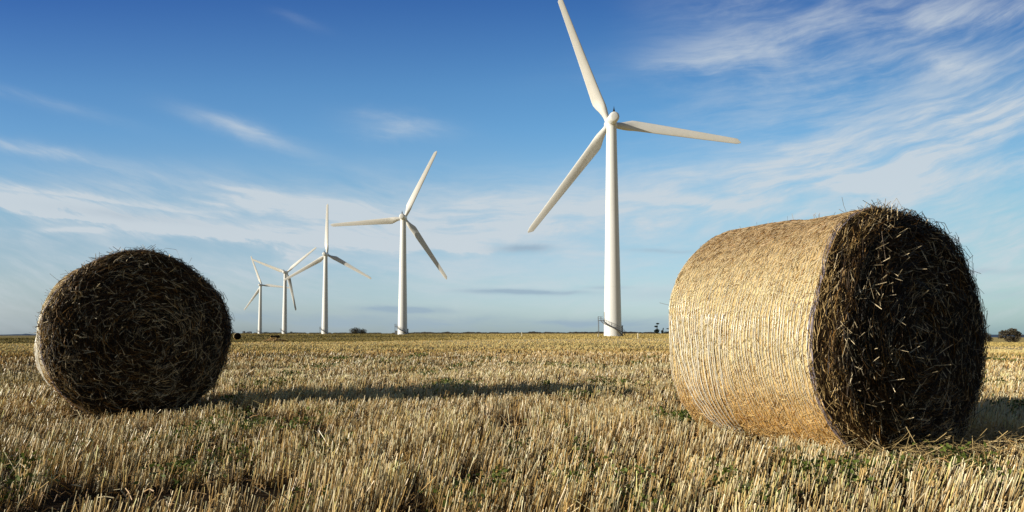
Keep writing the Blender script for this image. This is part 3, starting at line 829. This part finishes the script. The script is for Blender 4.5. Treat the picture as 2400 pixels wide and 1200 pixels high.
# ------------------------------------------------------------------ distant trees
def tree(xp, D, w, h, label, crowns, col=(0.035, 0.04, 0.02), trunk_h=0.25, group='far trees on the horizon', name='tree', nleaf=1500, haze=0.0):
    X, Y, Z = pos(xp, D)
    r_ = empty(name, (X, Y, Z)); tag(r_, label, 'tree', group)
    mt = MB(); mt.tube([[0, 0, -.3], [0.02 * w, 0, h * .3], [-.02 * w, 0, h * .62]], [h * .035, h * .028, h * .012], 7)
    ml = MB()
    for (cx, cz, rx, rz, den) in crowns:     # in fractions of w and h
        n = int(nleaf * den); d = rng.normal(size=(n, 3)); d /= np.linalg.norm(d, axis=1)[:, None]
        rr_ = rng.random(n) ** 0.45
        lump = 0.72 + 0.5 * vnoise(d[:, 0] * 2.6 + 9 + cx * 5, d[:, 2] * 2.6 + d[:, 1] * 2, 77)
        p = d * (rr_ * lump)[:, None] * np.array([rx * w, rx * w * .8, rz * h]) + np.array([cx * w, 0, cz * h])
        p[:, 2] = np.maximum(p[:, 2], 0.02 * h)
        s_ = 0.05 * h * rng.uniform(.5, 1.3, n)
        u_ = rng.normal(size=(n, 3)); u_ /= np.linalg.norm(u_, axis=1)[:, None]; v_ = np.cross(u_, rng.normal(size=(n, 3))); v_ /= np.linalg.norm(v_, axis=1)[:, None]
        V = np.stack([p - u_ * s_[:, None], p + v_ * s_[:, None] * .6, p + u_ * s_[:, None], p - v_ * s_[:, None] * .6], 1).reshape(-1, 3)
        c = np.asarray(col) * rng.uniform(.5, 1.6, n)[:, None]
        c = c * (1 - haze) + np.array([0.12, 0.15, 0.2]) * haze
        ml.add(V, np.arange(4 * n).reshape(-1, 4), np.repeat(c, 4, 0))
        mt.tube([[0, 0, h * .12], [cx * w * .6, 0, cz * h * .75], [cx * w, 0, cz * h]], [h * .02, h * .014, h * .006], 5)
    mt.build('trunk', M_bark, r_, True); ml.build('crown', M_tree, r_)
    return r_
brown = (0.075, 0.065, 0.04)
tree(833, 700, 11.5, 6.3, 'left larger bush of the pair between second and third turbines', [(0, .55, .55, .60, 1.4), (0, .2, .5, .3, .6)], brown)
tree(850, 700, 8.5, 5.2, 'right smaller bush of the pair between second and third turbines', [(0, .55, .55, .60, 1.2), (0, .2, .5, .3, .5)], brown)
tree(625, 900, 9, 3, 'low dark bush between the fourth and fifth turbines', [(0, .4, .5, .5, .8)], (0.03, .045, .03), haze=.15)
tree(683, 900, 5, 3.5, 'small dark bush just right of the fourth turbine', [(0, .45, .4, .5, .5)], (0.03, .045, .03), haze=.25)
# flat-topped pines between the big turbine and the right bale
tree(1540, 500, 5.0, 8.6, 'tallest flat layered pine left of the right bale', [(.10, .93, .22, .055, .25), (-.16, .68, .26, .07, .3), (-.05, .25, .38, .22, .6)], (.018, .028, .02), name='pine_tree', nleaf=900)
tree(1552, 500, 3.0, 4.6, 'small upright pine second from the left in its clump', [(0, .4, .35, .35, .5), (.25, .85, .14, .2, .2)], (.018, .028, .02), name='pine_tree', nleaf=900)
tree(1560, 505, 4, 2.6, 'low rounded dark pine in the middle of its clump', [(0, .45, .5, .5, .6)], (.018, .028, .02), name='pine_tree', nleaf=800)
tree(1568, 500, 4.2, 4.6, 'pine with one flat crown touching the right bale', [(0, .9, .5, .10, .5), (.1, .35, .25, .3, .3)], (.025, .03, .022), name='pine_tree', nleaf=800)
# right edge
tree(2365, 330, 12.5, 7.6, 'broad bare looking tree at the far right edge', [(.10, .74, .24, .26, .7), (-.24, .66, .20, .20, .45), (.34, .52, .17, .26, .45), (-.02, .30, .20, .26, .4), (-.36, .40, .12, .14, .2), (.22, .22, .22, .2, .4)], (0.095, .08, .055), nleaf=1000)
tree(2308, 330, 7, 5.4, 'smaller tree half hidden behind the right bale', [(0, .55, .42, .42, 1), (.3, .3, .25, .25, .5)], (0.095, .085, .055), nleaf=900)

# far hedgerow mass along the horizon
mb = MB(); n = 16000
D = rng.uniform(900, 1150, n); u = rng.uniform(-.42, .30, n) 
dens = (vnoise(u * 60, u * 0, 61) * .6 + vnoise(u * 210, u * 0, 62) * .4) * (0.45 + 0.75 * sstep(-.20, -.08, u))
k = dens > 0.2; D, u, dens = D[k], u[k], dens[k]; n = len(D)
X = u * D; Y = D; zz = terrain(X, Y) + rng.random(n) * 2.6 * dens
P0 = np.stack([X, Y, zz], 1); s_ = rng.uniform(.5, 1.5, n)
V = np.stack([P0 + np.array([-1, 0, -.3]) * s_[:, None] * 2, P0 + np.array([1, 0, -.3]) * s_[:, None] * 2, P0 + np.array([.5, 0, .6]) * s_[:, None], P0 + np.array([-.6, 0, .5]) * s_[:, None]], 1).reshape(-1, 3)
mb.add(V, np.arange(4 * n).reshape(-1, 4), np.repeat(np.array([.085, .075, .06]) * rng.uniform(.6, 1.4, n)[:, None], 4, 0))
o = mb.build('hedgerow', M_tree); tag(o, 'far brown hedgerow running along the horizon', 'hedge', kind='stuff')

# far buildings left of the smallest turbine
def house(xp, D, w, h, roof, label):
    X, Y = (xp - 1200) / F * D, D; Z = float(terrain(X, Y)) - 1
    r_ = empty('building', (X, Y, Z)); tag(r_, label, 'building')
    MB().box((0, 0, (h + 1) / 2), (w, 6, h + 1)).build('wall', M_far_wall, r_)
    mb = MB()
    zb = h + 1.0
    if roof: mb.add([[-w / 2 - .3, -3.3, zb], [w / 2 + .3, -3.3, zb], [w / 2 + .3, 3.3, zb], [-w / 2 - .3, 3.3, zb], [-w / 2, 0, zb + 1.4], [w / 2, 0, zb + 1.4]], [[0, 1, 5, 4], [2, 3, 4, 5]]).add([[-w / 2 - .3, -3.3, zb], [-w / 2 - .3, 3.3, zb], [-w / 2, 0, zb + 1.4], [w / 2 + .3, -3.3, zb], [w / 2 + .3, 3.3, zb], [w / 2, 0, zb + 1.4]], [[0, 1, 2], [3, 5, 4]])
    else: mb.box((0, 0, zb + .25), (w + .4, 6.4, .5))
    mb.build('roof', M_far_roof, r_)
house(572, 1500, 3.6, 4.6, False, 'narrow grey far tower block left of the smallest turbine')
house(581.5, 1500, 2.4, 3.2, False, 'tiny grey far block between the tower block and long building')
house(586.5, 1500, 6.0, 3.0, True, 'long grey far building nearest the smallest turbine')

# far blue hills behind the field
def hills(name, spec, D, zbase=-60):
    U = np.linspace(-1.3, 1.3, 400); h = np.zeros_like(U)
    for (c, w, k) in spec: h = np.maximum(h, k * np.exp(-((U - c) / w) ** 2))
    h = h + (vnoise(U * 40, U * 0, 91) - .5) * 1.0 * (h > 1)
    top = np.stack([U * D, np.full_like(U, D), h], 1); back = np.stack([U * D * 1.2, np.full_like(U, D * 1.2), h * 0 + zbase], 1)
    bot = np.stack([U * D * .93, np.full_like(U, D * .93), np.full_like(U, zbase)], 1)
    mb = MB(); n = len(U); mb.add(np.concatenate([bot, top, back]), [[r_ * n + i, r_ * n + i + 1, (r_ + 1) * n + i + 1, (r_ + 1) * n + i] for r_ in (0, 1) for i in range(n - 1)])
    o = mb.build(name, M_hill, smooth=True); tag(o, kind='structure')
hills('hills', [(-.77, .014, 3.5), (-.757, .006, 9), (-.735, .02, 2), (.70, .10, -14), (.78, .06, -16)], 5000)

# ------------------------------------------------------------------ world: clear autumn sky with streaks of high cloud
w = bpy.data.worlds.new('World'); scene.world = w; w.use_nodes = True
nt = w.node_tree; nt.nodes.clear()
L_ = nt.links.new
out = nt.nodes.new('ShaderNodeOutputWorld'); bg = nt.nodes.new('ShaderNodeBackground'); L_(bg.outputs[0], out.inputs[0])
sky = nt.nodes.new('ShaderNodeTexSky'); sky.sky_type = 'NISHITA'; sky.sun_disc = False
sky.sun_elevation = SUN_EL; sky.sun_rotation = -SUN_AZ; sky.altitude = 20; sky.air_density = 1.0; sky.dust_density = 0.6; sky.ozone_density = 2.5
bg.inputs['Strength'].default_value = 0.15
tc = nt.nodes.new('ShaderNodeTexCoord')
sep = nt.nodes.new('ShaderNodeSeparateXYZ'); L_(tc.outputs['Generated'], sep.inputs[0])
def mth(op, a, b=None, c=None, clamp=False):
    n = nt.nodes.new('ShaderNodeMath'); n.operation = op; n.use_clamp = clamp
    for i, q in enumerate((a, b, c)):
        if q is None: continue
        if isinstance(q, (int, float)): n.inputs[i].default_value = q
        else: L_(q, n.inputs[i])
    return n.outputs[0]
def rng_(v, a, b, lo=0.0, hi=1.0, smooth=True):
    n = nt.nodes.new('ShaderNodeMapRange'); n.interpolation_type = 'SMOOTHSTEP' if smooth else 'LINEAR'
    L_(v, n.inputs[0]); n.inputs[1].default_value = a; n.inputs[2].default_value = b; n.inputs[3].default_value = lo; n.inputs[4].default_value = hi
    return n.outputs[0]
ay = mth('MAXIMUM', mth('ABSOLUTE', sep.outputs['Y']), 0.12)
U = mth('DIVIDE', sep.outputs['X'], ay); V = mth('DIVIDE', sep.outputs['Z'], ay)   # a far vertical sheet of sky
# streaks sag in the middle: they fan away to both sides
U2 = mth('MULTIPLY', mth('SUBTRACT', U, 0.02), mth('SUBTRACT', U, 0.02))
W = mth('SUBTRACT', V, mth('MULTIPLY', U2, 0.26))
def comb(x, y, z=0.0):
    n = nt.nodes.new('ShaderNodeCombineXYZ')
    for i, q in enumerate((x, y, z)):
        if isinstance(q, (int, float)): n.inputs[i].default_value = q
        else: L_(q, n.inputs[i])
    return n.outputs[0]
def nz(x, y, z, detail=5, rough=0.55, dist=0.0):
    n = nt.nodes.new('ShaderNodeTexNoise'); n.inputs['Scale'].default_value = 1; n.inputs['Detail'].default_value = detail; n.inputs['Roughness'].default_value = rough
    n.inputs['Distortion'].default_value = dist
    L_(comb(x, y, z), n.inputs['Vector']); return n.outputs['Fac']
warp = mth('MULTIPLY', mth('SUBTRACT', nz(mth('MULTIPLY', U, 3.0), mth('MULTIPLY', V, 6.0), 3.3, 3), 0.5), 0.07)
Ww = mth('ADD', W, warp)
streak = nz(mth('MULTIPLY', U, 3.2), mth('MULTIPLY', Ww, 20.0), 1.7, 8, 0.62, 0.15)
fine = nz(mth('MULTIPLY', U, 11.0), mth('MULTIPLY', Ww, 75.0), 8.1, 7, 0.65, 0.3)
fluff = nz(mth('MULTIPLY', U, 7.0), mth('MULTIPLY', Ww, 16.0), 5.1, 7, 0.62, 0.3)
big = nz(mth('MULTIPLY', U, 1.7), mth('MULTIPLY', V, 4.0), 4.4, 3, 0.5)
# coverage: thin overhead in the middle and left, thick to the right and low down
cov_h = mth('MULTIPLY', rng_(V, 0.30, 0.17), 0.95)
cov_r = mth('MULTIPLY', rng_(U, 0.12, 0.50), 0.72)
cov = mth('MINIMUM', mth('ADD', mth('MAXIMUM', cov_h, cov_r), 0.0), 1.0)
cov = mth('MULTIPLY', cov, rng_(big, 0.28, 0.55, 0.55, 1.0))
base = mth('ADD', mth('ADD', mth('MULTIPLY', streak, 0.42), mth('MULTIPLY', fluff, 0.46)), mth('MULTIPLY', fine, 0.22))
m1 = rng_(base, 0.42, 0.76)
mask = mth('MULTIPLY', m1, cov)
def gauss(cx, cy, lx, ly, slope, amp, soft=None, sharp_low=False):
    """one bank of cloud at direction (cx, cy in photo-plane tangents), long axis tilted by slope"""
    a_ = math.atan(slope); ca, sa = math.cos(a_), math.sin(a_)
    du = mth('SUBTRACT', U, (cx - 1200) / F); dv = mth('SUBTRACT', V, (784 - cy) / F)
    s = mth('ADD', mth('MULTIPLY', du, ca), mth('MULTIPLY', dv, sa)); t = mth('ADD', mth('MULTIPLY', du, -sa), mth('MULTIPLY', dv, ca))
    t = mth('ADD', t, mth('MULTIPLY', mth('SUBTRACT', fluff, 0.5), ly / F * 3.0)); 
    s = mth('DIVIDE', s, lx / F)
    if sharp_low:   # crisp lower edge, feathered top
        tp = mth('DIVIDE', mth('MAXIMUM', t, 0.0), ly / F); tn = mth('DIVIDE', mth('MINIMUM', t, 0.0), ly / F * 0.22)
        tt = mth('ADD', mth('MULTIPLY', tp, tp), mth('MULTIPLY', tn, tn))
    else:
        t1 = mth('DIVIDE', t, ly / F); tt = mth('MULTIPLY', t1, t1)
    e = mth('POWER', 2.718, mth('MULTIPLY', mth('ADD', mth('MULTIPLY', s, s), tt), -1.0))
    return mth('MULTIPLY', mth('MULTIPLY', e, amp), mth('MULTIPLY', rng_(streak, 0.34, 0.62, 0.35, 1.25), rng_(fine, 0.30, 0.66, 0.78, 1.15)))
white = [gauss(570, 302, 130, 24, -0.34, 0.46), gauss(930, 292, 110, 26, -0.12, 0.55), gauss(110, 240, 170, 14, -0.26, 0.16),
         gauss(40, 478, 270, 44, -0.12, 1.0, sharp_low=True), gauss(420, 548, 330, 40, -0.16, 0.95, sharp_low=True),
         gauss(820, 572, 380, 32, -0.04, 0.85, sharp_low=True), gauss(640, 478, 300, 32, -0.14, 0.75), gauss(1150, 505, 360, 46, 0.0, 0.70),
         gauss(100, 345, 260, 16, -0.15, 0.45), gauss(330, 400, 240, 14, -0.22, 0.42),
         gauss(1650, 140, 150, 26, 0.10, 0.30), gauss(1800, 70, 320, 40, 0.20, 0.20), gauss(2230, 130, 100, 36, -0.10, 0.30), gauss(2330, 250, 170, 70, 0.15, 0.35),
         gauss(2300, 20, 200, 30, 0.1, 0.3), gauss(1650, 475, 150, 13, -0.08, 0.6), gauss(2100, 330, 440, 75, 0.18, 0.45), gauss(1900, 410, 520, 60, 0.05, 0.50),
         gauss(2250, 520, 260, 60, 0.0, 0.5), gauss(690, 35, 60, 12, -0.35, 0.07), gauss(160, 537, 120, 6, 0.0, 0.7), gauss(240, 470, 200, 10, -0.14, 0.8, sharp_low=True), gauss(300, 525, 220, 9, -0.10, 0.9, sharp_low=True), gauss(620, 560, 200, 9, -0.07, 0.8, sharp_low=True)]
ex = white[0]
for g_ in white[1:]: ex = mth('ADD', ex, g_)
mask = mth('ADD', mth('MULTIPLY', mask, 0.80), ex)
mask = mth('ADD', mask, mth('MULTIPLY', rng_(V, 0.34, 0.12), mth('MULTIPLY', big, 0.14)))
mask = mth('MULTIPLY', mask, rng_(V, 0.005, 0.10, 0.35, 1.0))
mask = mth('MINIMUM', mask, 0.86)
grey = [gauss(950, 727, 95, 7, -0.02, 1.3), gauss(1225, 684, 110, 6, -0.02, 1.2), gauss(1420, 674, 50, 4, 0, .3), gauss(1225, 583, 55, 9, 0.0, 1.0), gauss(1560, 588, 90, 6, -0.04, 0.5),
        gauss(2340, 632, 120, 8, 0, .35), gauss(600, 738, 70, 10, 0, .35), gauss(1320, 762, 420, 15, 0.0, 0.8), gauss(700, 750, 500, 14, 0, .4), gauss(2000, 690, 500, 14, 0, .3), gauss(300, 505, 160, 11, -0.12, 0.30)]
gm = grey[0]
for g_ in grey[1:]: gm = mth('ADD', gm, g_)
gm = mth('MINIMUM', gm, 0.75)
# clear-sky tone: the Nishita sky graded, and darkened above the view to cut fill
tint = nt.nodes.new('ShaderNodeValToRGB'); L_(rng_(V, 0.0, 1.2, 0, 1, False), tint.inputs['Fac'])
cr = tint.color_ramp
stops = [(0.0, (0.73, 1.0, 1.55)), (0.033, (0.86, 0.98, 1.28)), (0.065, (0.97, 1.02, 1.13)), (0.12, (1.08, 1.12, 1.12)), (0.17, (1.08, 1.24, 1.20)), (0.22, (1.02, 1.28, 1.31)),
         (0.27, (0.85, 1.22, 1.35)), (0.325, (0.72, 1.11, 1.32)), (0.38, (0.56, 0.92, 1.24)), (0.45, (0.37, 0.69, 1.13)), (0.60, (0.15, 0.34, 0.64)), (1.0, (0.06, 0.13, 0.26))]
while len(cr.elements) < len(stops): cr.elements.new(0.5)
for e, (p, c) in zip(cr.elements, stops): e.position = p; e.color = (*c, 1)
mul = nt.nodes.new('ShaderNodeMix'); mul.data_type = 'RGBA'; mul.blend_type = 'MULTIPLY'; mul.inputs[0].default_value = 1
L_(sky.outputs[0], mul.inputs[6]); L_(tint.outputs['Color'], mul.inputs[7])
side = nt.nodes.new('ShaderNodeValToRGB'); L_(rng_(U, -0.8, 0.8, 0, 1, False), side.inputs['Fac'])
cr = side.color_ramp; cr.interpolation = 'B_SPLINE'
stops = [(0.0, (0.70, 0.70, 0.76)), (0.25, (0.94, 0.93, 0.96)), (0.5, (1, 1, 1)), (0.72, (0.84, 0.88, 0.87)), (1.0, (0.52, 0.60, 0.60))]
while len(cr.elements) < len(stops): cr.elements.new(0.5)
for e, (p, c) in zip(cr.elements, stops): e.position = p; e.color = (*c, 1)
mu2 = nt.nodes.new('ShaderNodeMix'); mu2.data_type = 'RGBA'; mu2.blend_type = 'MULTIPLY'; mu2.inputs[0].default_value = 1
L_(mul.outputs[2], mu2.inputs[6]); L_(side.outputs['Color'], mu2.inputs[7])
mc = nt.nodes.new('ShaderNodeMix'); mc.data_type = 'RGBA'; L_(mask, mc.inputs[0]); L_(mu2.outputs[2], mc.inputs[6]); mc.inputs[7].default_value = (4.1, 4.48, 4.78, 1)
mg = nt.nodes.new('ShaderNodeMix'); mg.data_type = 'RGBA'; L_(gm, mg.inputs[0]); L_(mc.outputs[2], mg.inputs[6]); mg.inputs[7].default_value = (2.0, 2.75, 3.5, 1)
# the half of the sky behind is unseen; cloudless and darkened to cut fill
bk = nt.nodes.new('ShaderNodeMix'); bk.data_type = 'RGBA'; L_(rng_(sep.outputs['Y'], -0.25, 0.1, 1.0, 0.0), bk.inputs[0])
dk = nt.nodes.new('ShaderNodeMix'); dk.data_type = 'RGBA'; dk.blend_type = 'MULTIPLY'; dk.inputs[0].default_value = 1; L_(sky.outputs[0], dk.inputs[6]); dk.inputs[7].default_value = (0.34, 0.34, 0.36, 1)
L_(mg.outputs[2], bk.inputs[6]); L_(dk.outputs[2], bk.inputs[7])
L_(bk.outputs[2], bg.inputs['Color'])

# ------------------------------------------------------------------ sun
sl = bpy.data.lights.new('sun', 'SUN'); sl.energy = 5.0; sl.angle = R(0.53); sl.color = (1.0, 0.925, 0.79)
so = bpy.data.objects.new('sun', sl); COL.objects.link(so)
from mathutils import Vector
so.rotation_euler = Vector(SUN).to_track_quat('Z', 'Y').to_euler()
so.location = (-30, -12, 20)

# ------------------------------------------------------------------ camera
cam = bpy.data.cameras.new('camera'); co = bpy.data.objects.new('camera', cam); COL.objects.link(co)
cam.sensor_width = 36; cam.lens = 36 * F / 2400
pitch = R(2.3)
co.location = (0, 0, CAM_H); co.rotation_euler = (R(90) + pitch, 0, 0)
cam.shift_y = ((784 - 600) - F * math.tan(pitch)) / 2400
cam.clip_start = 0.05; cam.clip_end = 20000
scene.camera = co
scene.view_settings.view_transform = 'Standard'; scene.view_settings.look = 'None'; scene.view_settings.exposure = 0; scene.view_settings.gamma = 1
scene.render.resolution_x = 1024; scene.render.resolution_y = 512
scene.cycles.max_bounces = 3; scene.cycles.diffuse_bounces = 1; scene.cycles.transmission_bounces = 2
